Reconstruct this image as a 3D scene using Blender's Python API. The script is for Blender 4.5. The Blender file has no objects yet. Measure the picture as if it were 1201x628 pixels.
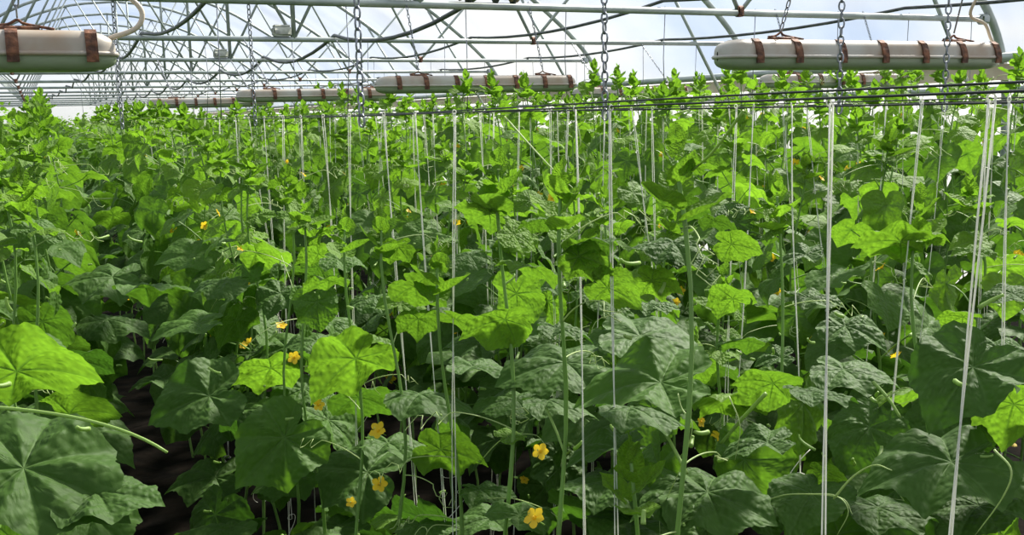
import bpy, math, random
import numpy as np
from mathutils import Vector, Matrix

SC = bpy.context.scene
COL = SC.collection
R = random.Random(7)

# ------------------------------------------------------------------ camera
W_PX, H_PX, F_PX = 1201, 628, 1187.0
CX, CY = 600.5, 314.0
EYE = Vector((0.0, 0.0, 1.6))
def _n(v): v = np.array(v, float); return v / np.linalg.norm(v)
_dy = _n((40 - CX, -(145 - CY), -F_PX))
_dx = _n((3190 - CX, -(76 - CY), -F_PX))
_dx = _n(_dx - _dy * (_dx @ _dy))
_dz = np.cross(_dx, _dy)
ROT = Matrix((tuple(_dx), tuple(_dy), tuple(_dz)))          # camera -> world
cam_data = bpy.data.cameras.new('camera'); cam = bpy.data.objects.new('camera', cam_data)
COL.objects.link(cam)
cam.matrix_world = Matrix.Translation(EYE) @ ROT.to_4x4()
cam_data.sensor_width = 36.0; cam_data.lens = F_PX / W_PX * 36.0
cam_data.clip_start = 0.05; cam_data.clip_end = 400
SC.camera = cam
ROT_T = ROT.transposed()
def proj(p):
    c = ROT_T @ (Vector(p) - EYE)
    d = -c.z
    if d < 0.05: return None
    return CX + F_PX * c.x / d, CY - F_PX * c.y / d, d
def ray(px, py):
    return ROT @ Vector(((px - CX) / F_PX, -(py - CY) / F_PX, -1.0))   # unit depth
def at_depth(px, py, d): return EYE + ray(px, py) * d
def on_x(px, py, X):
    r = ray(px, py); return EYE + r * (X / max(r.x, 1e-3))
def on_y(px, py, Y):
    r = ray(px, py); return EYE + r * (Y / r.y)

# ------------------------------------------------------------------ light
SC.view_settings.view_transform = 'Standard'
SC.view_settings.look = 'None'
SC.view_settings.gamma = 1.0
SC.view_settings.use_curve_mapping = False
SC.view_settings.exposure = 0.24
SUN_AZ, SUN_EL, SUN_POWER, SKY_POWER = 62.0, 44.0, 10.5, 0.74
sd = bpy.data.lights.new('sun', 'SUN'); sd.energy = SUN_POWER; sd.angle = math.radians(5)
sd.color = (1.0, 0.95, 0.84)
so = bpy.data.objects.new('sun', sd); COL.objects.link(so)
_s = Vector((math.sin(math.radians(SUN_AZ)) * math.cos(math.radians(SUN_EL)),
             math.cos(math.radians(SUN_AZ)) * math.cos(math.radians(SUN_EL)), math.sin(math.radians(SUN_EL))))
so.rotation_euler = _s.to_track_quat('Z', 'Y').to_euler()
so.location = _s * 60

wd = bpy.data.worlds.new('sky'); SC.world = wd; wd.use_nodes = True
nt = wd.node_tree; nt.nodes.clear()
def N(tree, kind, **kw):
    n = tree.nodes.new(kind)
    for k, v in kw.items(): setattr(n, k, v)
    return n
tc = N(nt, 'ShaderNodeTexCoord'); mp = N(nt, 'ShaderNodeMapping'); mp.inputs['Scale'].default_value = (1, 1, 2.6)
nz = N(nt, 'ShaderNodeTexNoise'); nz.inputs['Scale'].default_value = 2.6; nz.inputs['Detail'].default_value = 5
rp = N(nt, 'ShaderNodeValToRGB')
rp.color_ramp.elements[0].position = 0.40; rp.color_ramp.elements[0].color = (0.52, 0.68, 0.95, 1)
rp.color_ramp.elements[1].position = 0.62; rp.color_ramp.elements[1].color = (0.98, 0.96, 0.92, 1)
bg = N(nt, 'ShaderNodeBackground'); bg.inputs['Strength'].default_value = SKY_POWER
ow = N(nt, 'ShaderNodeOutputWorld')
nt.links.new(tc.outputs['Generated'], mp.inputs['Vector']); nt.links.new(mp.outputs['Vector'], nz.inputs['Vector'])
nt.links.new(nz.outputs['Fac'], rp.inputs['Fac'])
sx = N(nt, 'ShaderNodeSeparateXYZ'); nt.links.new(tc.outputs['Generated'], sx.inputs[0])
gr = N(nt, 'ShaderNodeMapRange'); gr.inputs['From Min'].default_value = -0.02; gr.inputs['From Max'].default_value = 0.03
nt.links.new(sx.outputs['Z'], gr.inputs['Value'])
gm = N(nt, 'ShaderNodeMix', data_type='RGBA'); gm.inputs[6].default_value = (0.10, 0.12, 0.06, 1)   # fields outside, below the horizon
nt.links.new(gr.outputs['Result'], gm.inputs[0]); nt.links.new(rp.outputs['Color'], gm.inputs[7]); nt.links.new(gm.outputs[2], bg.inputs['Color'])
nt.links.new(bg.outputs['Background'], ow.inputs['Surface'])
SC.cycles.max_bounces = 8; SC.cycles.transparent_max_bounces = 12
SC.cycles.diffuse_bounces = 4; SC.cycles.transmission_bounces = 6
SC.cycles.use_denoising = True

# ------------------------------------------------------------------ materials
def mat(name):
    m = bpy.data.materials.new(name); m.use_nodes = True
    t = m.node_tree; t.nodes.clear()
    return m, t, N(t, 'ShaderNodeOutputMaterial')
def simple(name, col, rough=0.5, metal=0.0, spec=0.5, var=0.0, var_col=None, scale=20.0, bump=0.0, ramp=(0.4, 0.65)):
    m, t, o = mat(name)
    b = N(t, 'ShaderNodeBsdfPrincipled')
    b.inputs['Roughness'].default_value = rough; b.inputs['Metallic'].default_value = metal
    b.inputs['Specular IOR Level'].default_value = spec
    b.inputs['Base Color'].default_value = (*col, 1)
    if var_col or bump:
        c = N(t, 'ShaderNodeTexCoord'); z = N(t, 'ShaderNodeTexNoise')
        z.inputs['Scale'].default_value = scale; z.inputs['Detail'].default_value = 6
        t.links.new(c.outputs['Object'], z.inputs['Vector'])
        if var_col:
            r = N(t, 'ShaderNodeValToRGB')
            r.color_ramp.elements[0].position = ramp[0]; r.color_ramp.elements[0].color = (*col, 1)
            r.color_ramp.elements[1].position = ramp[1]; r.color_ramp.elements[1].color = (*var_col, 1)
            t.links.new(z.outputs['Fac'], r.inputs['Fac']); t.links.new(r.outputs['Color'], b.inputs['Base Color'])
        if bump:
            u = N(t, 'ShaderNodeBump'); u.inputs['Strength'].default_value = bump; u.inputs['Distance'].default_value = 0.02
            t.links.new(z.outputs['Fac'], u.inputs['Height']); t.links.new(u.outputs['Normal'], b.inputs['Normal'])
    t.links.new(b.outputs['BSDF'], o.inputs['Surface'])
    return m

def math_node(t, op, a, b=None, c=None):
    n = N(t, 'ShaderNodeMath', operation=op)
    for i, v in enumerate((a, b, c)):
        if v is None: continue
        if isinstance(v, (int, float)): n.inputs[i].default_value = v
        else: t.links.new(v, n.inputs[i])
    return n.outputs[0]

def leaf_material(name, bump):
    m, t, o = mat(name)
    tone = N(t, 'ShaderNodeAttribute', attribute_name='tone'); vein = N(t, 'ShaderNodeAttribute', attribute_name='vein')
    uv = N(t, 'ShaderNodeTexCoord'); oi = N(t, 'ShaderNodeObjectInfo')
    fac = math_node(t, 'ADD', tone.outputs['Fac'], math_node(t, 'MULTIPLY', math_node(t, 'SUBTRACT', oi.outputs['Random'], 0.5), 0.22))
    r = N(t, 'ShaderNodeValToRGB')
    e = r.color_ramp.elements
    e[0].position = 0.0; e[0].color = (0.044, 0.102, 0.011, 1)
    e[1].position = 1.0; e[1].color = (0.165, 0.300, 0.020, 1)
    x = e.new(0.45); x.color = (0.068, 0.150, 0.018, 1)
    t.links.new(fac, r.inputs['Fac'])
    # blotchy, finely cell-like surface
    vo = N(t, 'ShaderNodeTexVoronoi', feature='SMOOTH_F1'); vo.inputs['Scale'].default_value = 22
    vo.inputs['Smoothness'].default_value = 0.6
    t.links.new(uv.outputs['UV'], vo.inputs['Vector'])
    nz = N(t, 'ShaderNodeTexNoise'); nz.inputs['Scale'].default_value = 5; nz.inputs['Detail'].default_value = 4
    t.links.new(uv.outputs['UV'], nz.inputs['Vector'])
    hs = N(t, 'ShaderNodeHueSaturation')
    t.links.new(r.outputs['Color'], hs.inputs['Color'])
    t.links.new(math_node(t, 'ADD', math_node(t, 'MULTIPLY', nz.outputs['Fac'], 0.5), 0.75), hs.inputs['Value'])
    mx = N(t, 'ShaderNodeMix', data_type='RGBA')
    mx.inputs[7].default_value = (0.22, 0.36, 0.11, 1)
    t.links.new(hs.outputs['Color'], mx.inputs[6]); t.links.new(math_node(t, 'MULTIPLY', vein.outputs['Fac'], 0.26), mx.inputs[0])
    b = N(t, 'ShaderNodeBsdfPrincipled')
    b.inputs['Roughness'].default_value = 0.62; b.inputs['Specular IOR Level'].default_value = 0.22
    b.inputs['Sheen Weight'].default_value = 0.04; b.inputs['Sheen Roughness'].default_value = 0.4
    b.inputs['Sheen Tint'].default_value = (0.75, 0.9, 0.7, 1)
    t.links.new(mx.outputs[2], b.inputs['Base Color'])
    hgt = math_node(t, 'ADD', math_node(t, 'MULTIPLY', vo.outputs['Distance'], -1.0), math_node(t, 'MULTIPLY', vein.outputs['Fac'], -0.5))
    bu = N(t, 'ShaderNodeBump'); bu.inputs['Strength'].default_value = 0.7; bu.inputs['Distance'].default_value = bump
    t.links.new(hgt, bu.inputs['Height']); t.links.new(bu.outputs['Normal'], b.inputs['Normal'])
    tr = N(t, 'ShaderNodeBsdfTranslucent')
    r2 = N(t, 'ShaderNodeValToRGB'); e = r2.color_ramp.elements
    e[0].color = (0.08, 0.22, 0.015, 1); e[1].color = (0.265, 0.53, 0.026, 1)
    t.links.new(fac, r2.inputs['Fac'])
    mt = N(t, 'ShaderNodeMix', data_type='RGBA'); mt.inputs[7].default_value = (0.06, 0.16, 0.015, 1)
    h2 = N(t, 'ShaderNodeHueSaturation'); t.links.new(r2.outputs['Color'], h2.inputs['Color'])
    t.links.new(math_node(t, 'ADD', math_node(t, 'MULTIPLY', vo.outputs['Distance'], -0.45), math_node(t, 'ADD', math_node(t, 'MULTIPLY', nz.outputs['Fac'], 0.5), 0.85)), h2.inputs['Value'])
    t.links.new(h2.outputs['Color'], mt.inputs[6]); t.links.new(math_node(t, 'MULTIPLY', vein.outputs['Fac'], 0.85), mt.inputs[0])
    t.links.new(mt.outputs[2], tr.inputs['Color']); t.links.new(bu.outputs['Normal'], tr.inputs['Normal'])
    ms = N(t, 'ShaderNodeMixShader')
    t.links.new(math_node(t, 'ADD', math_node(t, 'MULTIPLY', fac, 0.22), 0.26), ms.inputs[0])
    t.links.new(b.outputs['BSDF'], ms.inputs[1]); t.links.new(tr.outputs['BSDF'], ms.inputs[2])
    t.links.new(ms.outputs['Shader'], o.inputs['Surface'])
    return m
def thin_material(name, col, tcol, mixf, rough=0.5):
    m, t, o = mat(name)
    b = N(t, 'ShaderNodeBsdfPrincipled'); b.inputs['Base Color'].default_value = (*col, 1); b.inputs['Roughness'].default_value = rough
    tr = N(t, 'ShaderNodeBsdfTranslucent'); tr.inputs['Color'].default_value = (*tcol, 1)
    ms = N(t, 'ShaderNodeMixShader'); ms.inputs[0].default_value = mixf
    t.links.new(b.outputs['BSDF'], ms.inputs[1]); t.links.new(tr.outputs['BSDF'], ms.inputs[2])
    t.links.new(ms.outputs['Shader'], o.inputs['Surface'])
    return m
def film_material(name, clear, col=(0.74, 0.77, 0.80)):
    m, t, o = mat(name)
    c = N(t, 'ShaderNodeTexCoord'); mp = N(t, 'ShaderNodeMapping'); mp.inputs['Scale'].default_value = (0.35, 1.3, 0.6)
    mp.inputs['Rotation'].default_value = (0.3, 0.2, 0.5)
    z = N(t, 'ShaderNodeTexNoise'); z.inputs['Scale'].default_value = 0.9; z.inputs['Detail'].default_value = 4
    t.links.new(c.outputs['Object'], mp.inputs['Vector']); t.links.new(mp.outputs['Vector'], z.inputs['Vector'])
    f = math_node(t, 'ADD', math_node(t, 'MULTIPLY', z.outputs['Fac'], 0.35), clear - 0.17)
    d = N(t, 'ShaderNodeBsdfDiffuse'); d.inputs['Color'].default_value = (*col, 1)
    tl = N(t, 'ShaderNodeBsdfTranslucent'); tl.inputs['Color'].default_value = (*col, 1)
    m1 = N(t, 'ShaderNodeMixShader'); m1.inputs[0].default_value = 0.65
    t.links.new(d.outputs['BSDF'], m1.inputs[1]); t.links.new(tl.outputs['BSDF'], m1.inputs[2])
    tp = N(t, 'ShaderNodeBsdfTransparent'); tp.inputs['Color'].default_value = (0.97, 0.98, 1.0, 1)
    m2 = N(t, 'ShaderNodeMixShader'); t.links.new(f, m2.inputs[0])
    t.links.new(m1.outputs['Shader'], m2.inputs[1]); t.links.new(tp.outputs['BSDF'], m2.inputs[2])
    t.links.new(m2.outputs['Shader'], o.inputs['Surface'])
    return m

M_LEAF = leaf_material('cucumber_leaf', 0.004)
M_NEAR = leaf_material('cucumber_leaf_quilted', 0.0048)
M_STEM = thin_material('green_stem', (0.20, 0.35, 0.08), (0.30, 0.50, 0.08), 0.25, 0.5)
M_PETIOLE = thin_material('pale_petiole', (0.30, 0.45, 0.11), (0.40, 0.60, 0.10), 0.3, 0.5)
M_TENDRIL = thin_material('tendril_green', (0.46, 0.58, 0.22), (0.5, 0.65, 0.2), 0.25, 0.5)
M_PETAL = thin_material('yellow_petal', (0.95, 0.62, 0.02), (1.0, 0.72, 0.03), 0.4, 0.6)
M_TWINE = thin_material('white_twine', (0.86, 0.87, 0.78), (0.9, 0.9, 0.8), 0.3, 0.8)
M_WIRE = simple('dark_wire', (0.035, 0.04, 0.04), 0.5, 0.4)
M_GALV = simple('galvanised_steel', (0.30, 0.34, 0.33), 0.5, 0.35, var_col=(0.42, 0.46, 0.44), scale=6)
M_CHAIN = simple('chain_steel', (0.22, 0.23, 0.25), 0.45, 0.6, var_col=(0.34, 0.36, 0.40), scale=50)
M_CABLE = simple('black_cable', (0.035, 0.042, 0.045), 0.5, var_col=(0.09, 0.10, 0.10), scale=14)
M_LAMP = simple('lamp_housing', (0.45, 0.43, 0.38), 0.42, var_col=(0.33, 0.23, 0.15), scale=7, ramp=(0.42, 0.75))
M_DIFF = thin_material('lamp_diffuser', (0.36, 0.42, 0.29), (0.45, 0.52, 0.36), 0.25, 0.3)
M_RUST = simple('rusty_steel', (0.075, 0.035, 0.022), 0.75, 0.2, var_col=(0.24, 0.10, 0.05), scale=45, bump=0.4)
M_WHITEBOX = simple('weathered_plastic', (0.46, 0.48, 0.42), 0.6, var_col=(0.30, 0.32, 0.26), scale=18)
M_TAPE = simple('tan_tape', (0.42, 0.33, 0.22), 0.7, var_col=(0.25, 0.18, 0.11), scale=50)
M_CORD = simple('cream_cord', (0.62, 0.52, 0.40), 0.5)
M_SOIL = simple('shade_darkened_soil', (0.003, 0.0026, 0.002), 0.95, spec=0.03, var_col=(0.010, 0.0075, 0.0055), scale=9, bump=0.8)  # dark soil, coloured below its own tone to carry the path's deep shade
M_BAND = simple('beige_curtain', (0.66, 0.55, 0.44), 0.8, var_col=(0.56, 0.44, 0.34), scale=5)
M_FILM = film_material('greenhouse_film', 0.80)
M_WALLFILM = film_material('wall_film', 0.35, (0.90, 0.91, 0.92))

# ------------------------------------------------------------------ helpers
class MB:
    """collects vertices, faces and per-vertex attributes; builds ONE mesh object"""
    def __init__(s): s.v = []; s.f = []; s.uv = []; s.tone = []; s.vein = []
    def add(s, v, f, uv=None, tone=None, vein=None):
        o = sum(len(a) for a in s.v)
        v = np.asarray(v, float); s.v.append(v)
        s.f.extend([tuple(i + o for i in q) for q in f])
        n = len(v)
        s.uv.append(np.zeros((n, 2)) if uv is None else uv)
        s.tone.append(np.full(n, 0.5) if tone is None else np.full(n, tone) if np.isscalar(tone) else tone)
        s.vein.append(np.zeros(n) if vein is None else vein)
    def mesh(s, name, material, leafy=False, smooth=True):
        me = bpy.data.meshes.new(name)
        V = np.concatenate(s.v)
        me.from_pydata(V.tolist(), [], s.f)
        if smooth: me.polygons.foreach_set('use_smooth', [True] * len(me.polygons))
        if leafy:
            a = me.attributes.new('tone', 'FLOAT', 'POINT'); a.data.foreach_set('value', np.concatenate(s.tone).astype(np.float32))
            a = me.attributes.new('vein', 'FLOAT', 'POINT'); a.data.foreach_set('value', np.concatenate(s.vein).astype(np.float32))
            U = np.concatenate(s.uv); li = np.empty(len(me.loops), np.int32); me.loops.foreach_get('vertex_index', li)
            l = me.uv_layers.new(name='UVMap'); l.data.foreach_set('uv', U[li].astype(np.float32).ravel())
        me.materials.append(material); me.update()
        return me
    def build(s, name, material, parent=None, leafy=False, smooth=True):
        return obj(name, s.mesh(name, material, leafy, smooth), parent)
def obj(name, me, parent=None, matrix=None):
    o = bpy.data.objects.new(name, me); COL.objects.link(o)
    if parent: o.parent = parent
    if matrix is not None: o.matrix_local = matrix
    return o
def tag(o, label=None, cat=None, group=None, kind=None):
    if label: o['label'] = label
    if cat: o['category'] = cat
    if group: o['group'] = group
    if kind: o['kind'] = kind
    return o
def empty(name, loc=(0, 0, 0), rz=0.0):
    o = bpy.data.objects.new(name, None); COL.objects.link(o)
    o.location = loc; o.rotation_euler = (0, 0, rz); o.empty_display_size = 0.05
    return o
def frame(t):
    a = np.array((0, 0, 1.0)) if abs(t[2]) < 0.9 else np.array((1.0, 0, 0))
    u = np.cross(a, t); u /= np.linalg.norm(u); return u, np.cross(t, u)
def tube(mb, pts, rad, sides=8, cap=True, tone=None):
    P = np.asarray([tuple(p) for p in pts], float); n = len(P)
    rad = np.full(n, rad) if np.isscalar(rad) else np.asarray(rad, float)
    T = np.gradient(P, axis=0); T /= np.linalg.norm(T, axis=1)[:, None] + 1e-12
    u, w = frame(T[0]); V = []
    a = np.arange(sides) * 2 * math.pi / sides
    for i in range(n):
        u = u - T[i] * (u @ T[i]); u /= np.linalg.norm(u); w = np.cross(T[i], u)
        V.append(P[i] + rad[i] * (np.cos(a)[:, None] * u + np.sin(a)[:, None] * w))
    V = np.concatenate(V); F = []
    for i in range(n - 1):
        for k in range(sides):
            k2 = (k + 1) % sides
            F.append((i * sides + k, i * sides + k2, (i + 1) * sides + k2, (i + 1) * sides + k))
    if cap:
        F.append(tuple(range(sides - 1, -1, -1))); F.append(tuple((n - 1) * sides + k for k in range(sides)))
    mb.add(V, F, tone=tone)
def bez(p0, p1, p2, n):
    t = np.linspace(0, 1, n)[:, None]
    p0, p1, p2 = (np.array(tuple(p)) for p in (p0, p1, p2))
    return (1 - t) ** 2 * p0 + 2 * t * (1 - t) * p1 + t * t * p2
def catmull(P, per=6):
    P = [np.array(p, float) for p in P]; P = [2 * P[0] - P[1]] + P + [2 * P[-1] - P[-2]]
    out = []
    for i in range(1, len(P) - 2):
        for k in range(per):
            t = k / per; a, b, c, d = P[i - 1:i + 3]
            out.append(0.5 * (2 * b + (c - a) * t + (2 * a - 5 * b + 4 * c - d) * t * t + (3 * b - a - 3 * c + d) * t ** 3))
    out.append(P[-2]); return np.array(out)
def rbox(mb, c, s, b=0.15):
    """box with chamfered edges: centre c, size s, chamfer as a share of the smallest side"""
    c = np.array(c, float); h = np.array(s, float) / 2; e = min(h) * 2 * b
    V = []; idx = {}
    for ax in range(3):
        for sg in (-1, 1):
            for s1 in (-1, 1):
                for s2 in (-1, 1):
                    a1, a2 = [k for k in range(3) if k != ax]
                    p = np.zeros(3); p[ax] = sg * h[ax]; p[a1] = s1 * (h[a1] - e); p[a2] = s2 * (h[a2] - e)
                    idx[(ax, sg, s1, s2)] = len(V); V.append(c + p)
    def key(ax, sx): o = [k for k in range(3) if k != ax]; return idx[(ax, sx[ax], sx[o[0]], sx[o[1]])]
    F = []
    for ax in range(3):
        for sg in (-1, 1):
            q = [idx[(ax, sg, *s)] for s in ((-1, -1), (1, -1), (1, 1), (-1, 1))]
            F.append(q if (sg > 0) == (ax != 1) else q[::-1])
    for ax in range(3):
        a1, a2 = [k for k in range(3) if k != ax]
        for s1 in (-1, 1):
            for s2 in (-1, 1):
                def sx(v): r = [0, 0, 0]; r[ax] = v; r[a1] = s1; r[a2] = s2; return r
                F.append((key(a1, sx(-1)), key(a1, sx(1)), key(a2, sx(1)), key(a2, sx(-1))))
    for x in (-1, 1):
        for y in (-1, 1):
            for z in (-1, 1): F.append((key(0, (x, y, z)), key(1, (x, y, z)), key(2, (x, y, z))))
    mb.add(V, F)
_teen = 'third fourth fifth sixth seventh eighth ninth tenth eleventh twelfth thirteenth fourteenth fifteenth sixteenth seventeenth eighteenth nineteenth'.split()
_unit = 'first second third fourth fifth sixth seventh eighth ninth'.split()
ORD = ['nearest', 'second'] + _teen + ['twentieth'] + ['twenty-' + w for w in _unit] + ['thirtieth'] + ['thirty-' + w for w in _unit] + ['fortieth'] + ['forty-' + w for w in _unit]

# ------------------------------------------------------------------ greenhouse shell
Y0, Y1 = -3.0, 46.0
XC = 2.0                                                   # middle of the tunnel
half = [(2, 4.45), (3.0, 4.34), (4.0, 4.02), (4.8, 3.58), (5.42, 3.18), (5.93, 2.80), (6.3, 2.48), (6.52, 2.22), (6.65, 1.93), (6.70, 1.6), (6.72, 0.8), (6.72, 0.0)]
arch_half = catmull([(x, z) for x, z in half], 3)
def arch_z(x):
    x = XC + abs(x - XC); return float(np.interp(x, arch_half[:, 0], arch_half[:, 1]))
def arch_pts(off=0.0, zmin=0.0):
    P = [p for p in arch_half if p[1] >= zmin - 1e-6]
    right = np.array(P); left = right[::-1].copy(); left[:, 0] = 2 * XC - left[:, 0]
    A = np.concatenate([left[:-1], right])
    if off:
        T = np.gradient(A, axis=0); T /= np.linalg.norm(T, axis=1)[:, None]
        A = A + off * np.stack([-T[:, 1], T[:, 0]], 1)
    return A
def sheet(name, prof, material, kind_label):
    mb = MB(); ys = np.linspace(Y0, Y1, 34); k = len(prof); V = []; F = []
    for i, y in enumerate(ys):
        for p in prof: V.append((p[0], y, p[1]))
    for i in range(len(ys) - 1):
        for j in range(k - 1): F.append((i * k + j, i * k + j + 1, (i + 1) * k + j + 1, (i + 1) * k + j))
    mb.add(V, F); o = mb.build(name, material); tag(o, kind_label, None, None, 'structure'); return o
prof = arch_pts(0.045)
roof_p = [p for p in prof if p[1] > 1.93]
sheet('ceiling', roof_p, M_FILM, 'translucent plastic film roof stretched over the hoops')
rw = [p for p in prof if p[0] > XC and p[1] <= 1.93]
lw = [p for p in prof if p[0] < XC and p[1] <= 1.93]
sheet('wall_right', [roof_p[-1]] + rw, M_WALLFILM, 'white plastic film side wall on the right')
sheet('wall_left', lw + [roof_p[0]], M_WALLFILM, 'white plastic film side wall on the left')
mb = MB(); A = arch_pts(0.04)
mb.add([(x, Y1, z) for x, z in A], [tuple(range(len(A)))])
tag(mb.build('wall_back', M_WALLFILM, smooth=False), 'white film end wall far behind the rows', None, None, 'structure')
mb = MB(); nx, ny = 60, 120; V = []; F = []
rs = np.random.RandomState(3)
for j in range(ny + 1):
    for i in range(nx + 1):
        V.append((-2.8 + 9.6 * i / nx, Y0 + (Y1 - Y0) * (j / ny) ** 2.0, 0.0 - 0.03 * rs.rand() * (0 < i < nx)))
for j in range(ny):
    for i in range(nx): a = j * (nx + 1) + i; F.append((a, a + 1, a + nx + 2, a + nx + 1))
mb.add(V, F); tag(mb.build('floor', M_SOIL), 'dark bare soil under the cucumber rows, coloured darker for path shade', None, None, 'structure')

# rails and the curtain along the right wall
def along_y(name, x, z, r, material, label, cat):
    mb = MB(); tube(mb, [(x, y, z) for y in np.linspace(Y0 + 0.2, Y1 - 0.3, 30)], r, 8)
    return tag(mb.build(name, material), label, cat)
along_y('wall_rail', 6.585, 1.93, 0.035, M_GALV, 'grey steel rail running along the right film wall above the beige strip', 'rail')
along_y('wall_rail', 6.60, 1.70, 0.022, M_GALV, 'thin grey rail along the right wall, just below the beige strip', 'rail')
mb = MB(); rbox(mb, (6.62, (Y0 + Y1) / 2, 1.825), (0.02, Y1 - Y0 - 0.6, 0.12), 0.2)
tag(mb.build('curtain_strip', M_BAND, smooth=False), 'beige rolled curtain strip below the steel rail on the right wall', 'curtain')

TIE_Z = 2.24
TRUSS_Y = [2.45 + 3.02 * k for k in range(14)]
def bar(parent, name, p, q, r, material=M_GALV, sides=6):
    mb = MB(); tube(mb, [p, q], r, sides); return mb.build(name, material, parent)
# one truss: arch, tie beam, web bars and the inner knee braces
def make_truss(y):
    t = empty('roof_truss', (0, y, 0))
    mb = MB(); A = arch_pts()
    tube(mb, [(x, 0, z) for x, z in A], 0.030, 8); mb.build('arch', M_GALV, t)
    mb = MB(); tube(mb, [(-2.30, 0, TIE_Z), (XC, 0, TIE_Z), (6.45, 0, TIE_Z)], 0.0215, 8); mb.build('tie_beam', M_GALV, t)
    bar(t, 'post', (2.0, 0, TIE_Z), (2.0, 0, 4.42), 0.020)
    for foot, tops in ((4.2, (3.1, 5.2)), (-0.2, (0.9, -1.2)), (2.0, (0.9, 3.1))):
        for tx in tops: bar(t, 'diagonal', (foot, 0, TIE_Z), (tx, 0, arch_z(tx) - 0.02), 0.014)
    for s in (1, -1):
        bar(t, 'knee_brace', (XC + s * 3.45, 0, 3.13), (XC + s * 4.52, 0, 1.40), 0.016)
        mb = MB(); rbox(mb, (XC + s * 4.42, 0, TIE_Z), (0.09, 0.07, 0.075), 0.25); mb.build('clamp', M_GALV, t)
    for fx in (4.2, -0.2):
        mb = MB(); rbox(mb, (fx, 0, TIE_Z + 0.01), (0.05, 0.055, 0.07), 0.2); mb.build('bracket', M_RUST, t)
    return t
def copy_tree(o, parent=None):
    c = o.copy(); COL.objects.link(c); c.parent = parent
    for ch in KIDS.get(o.name, list(o.children)): copy_tree(ch, c)
    return c
KIDS = {}
tr0 = make_truss(TRUSS_Y[0])
KIDS[tr0.name] = list(tr0.children)
for k, y in enumerate(TRUSS_Y):
    t = tr0 if k == 0 else copy_tree(tr0)
    t.location = (0, y, -0.03 if k == 1 else 0)
    w = ORD[k]
    tag(t, f'grey steel hoop truss with a horizontal tie and lattice, {w} from the camera' ,
        'truss', 'roof trusses down the tunnel')

# sagging cables that lie on the ties
def cable(x, r, sag, label, z=0.0, k0=0, dz=0.0, drift=0.0):
    pts = []
    for k in range(k0, 13):
        y0, y1 = TRUSS_Y[k], TRUSS_Y[k + 1]
        for i in range(8):
            t = i / 8; pts.append((x + 0.02 * math.sin(k * 2.1 + t * 3) + drift * k, y0 + (y1 - y0) * t, TIE_Z + 0.0215 + r + z - sag * 4 * t * (1 - t)))
    mb = MB(); tube(mb, pts, r, 8); return tag(mb.build('cable', M_CABLE), label, 'cable')
cable(2.36, 0.015, 0.13, 'thick black cable bundle slung beneath the ridge from tie to tie')
cable(3.60, 0.011, 0.07, 'black cable slung from tie to tie, second to the right of the ridge')
cable(5.62, 0.012, 0.05, 'black cable slung from tie to tie, beside the right wall')
cable(0.95, 0.013, 0.08, 'black cable with small clips slung left of the ridge', drift=-0.06)
for k in (0, 1, 2, 3):
    for x, px in ((2.16, 2), (1.90, 1)):
        if x < 2 and k == 0: continue
        if x > 2 and k > 0: continue
        t = empty('junction_box', (x, TRUSS_Y[k], TIE_Z + 0.022)); mb = MB(); rbox(mb, (0, 0, 0.04), (0.15, 0.09, 0.075), 0.18); mb.build('box_body', M_WHITEBOX, t)
        mb = MB(); rbox(mb, (0, 0, 0.084), (0.13, 0.08, 0.018), 0.3); mb.build('lid', M_WHITEBOX, t)
        tag(t, f'small off-white junction box on the {ORD[k]} tie beam beside its middle post', 'junction box', 'junction boxes on the tie beams')
# taped bundle on the second tie
t = empty('tape_bundle', (2.42, TRUSS_Y[1], TIE_Z + 0.02))
mb = MB(); tube(mb, catmull([(-0.20, 0, 0.01), (-0.1, -0.01, 0.025), (0.0, 0, 0.03), (0.1, -0.01, 0.028), (0.19, 0, 0.012)], 5), [0.02] + [0.04, 0.036, 0.042, 0.036, 0.04] * 4, 10)
mb.build('wrapping', M_TAPE, t)
for x in (-0.12, 0.05, 0.16):
    mb = MB(); tube(mb, [(x - 0.008, 0, 0.015), (x + 0.008, 0, 0.015)], 0.048, 12); mb.build('strap', M_CABLE, t)
tag(t, 'tan tape wrapped bundle tied on the second tie beam', 'bundle')

# ------------------------------------------------------------------ chains
def chain_mesh(length, pitch, wire, wid):
    mb = MB(); n = int(length / pitch)
    for i in range(n):
        z = -(i + 0.5) * pitch; P = []
        for k in range(10):
            a = 2 * math.pi * k / 10
            u = wid * math.cos(a); w = pitch * 0.62 * math.sin(a)
            P.append((u, 0, z + w) if i % 2 == 0 else (0, u, z + w))
        P.append(P[0]); P.append(P[1])
        tube(mb, P, wire, 5, cap=False)
    return mb
def hang_chain(x, y, z0, z1, pitch, wire, wid, label, group=None, lean=0.0):
    mb = chain_mesh(z0 - z1, pitch, wire, wid)
    o = mb.build('chain', M_CHAIN); o.location = (x, y, z0); o.rotation_euler = (0, lean, 0.6)
    return tag(o, label, 'chain', group)
WIRE_Z = 1.605
for x, lab in ((0.72, 'steel chain hanging in front of the long lamp, left end of the middle lamp'),
               (1.40, 'steel chain hanging at the right end of the middle lamp'),
               (2.22, 'steel chain crossing the rust-clipped right lamp left of its middle'),
               (2.66, 'steel chain crossing the rust-clipped right lamp near its right end')):
    hang_chain(x, 2.40, TIE_Z, WIRE_Z - 0.04, 0.0255, 0.0028, 0.0085, lab)
hang_chain(0.40, TRUSS_Y[1], TIE_Z, WIRE_Z - 0.05, 0.026, 0.0032, 0.009, 'pale steel chain hanging just right of the big left lamp')
hang_chain(1.06, TRUSS_Y[1], TIE_Z, WIRE_Z - 0.05, 0.026, 0.0032, 0.009, 'pale steel chain hanging over the left end of the far lamp')

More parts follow.
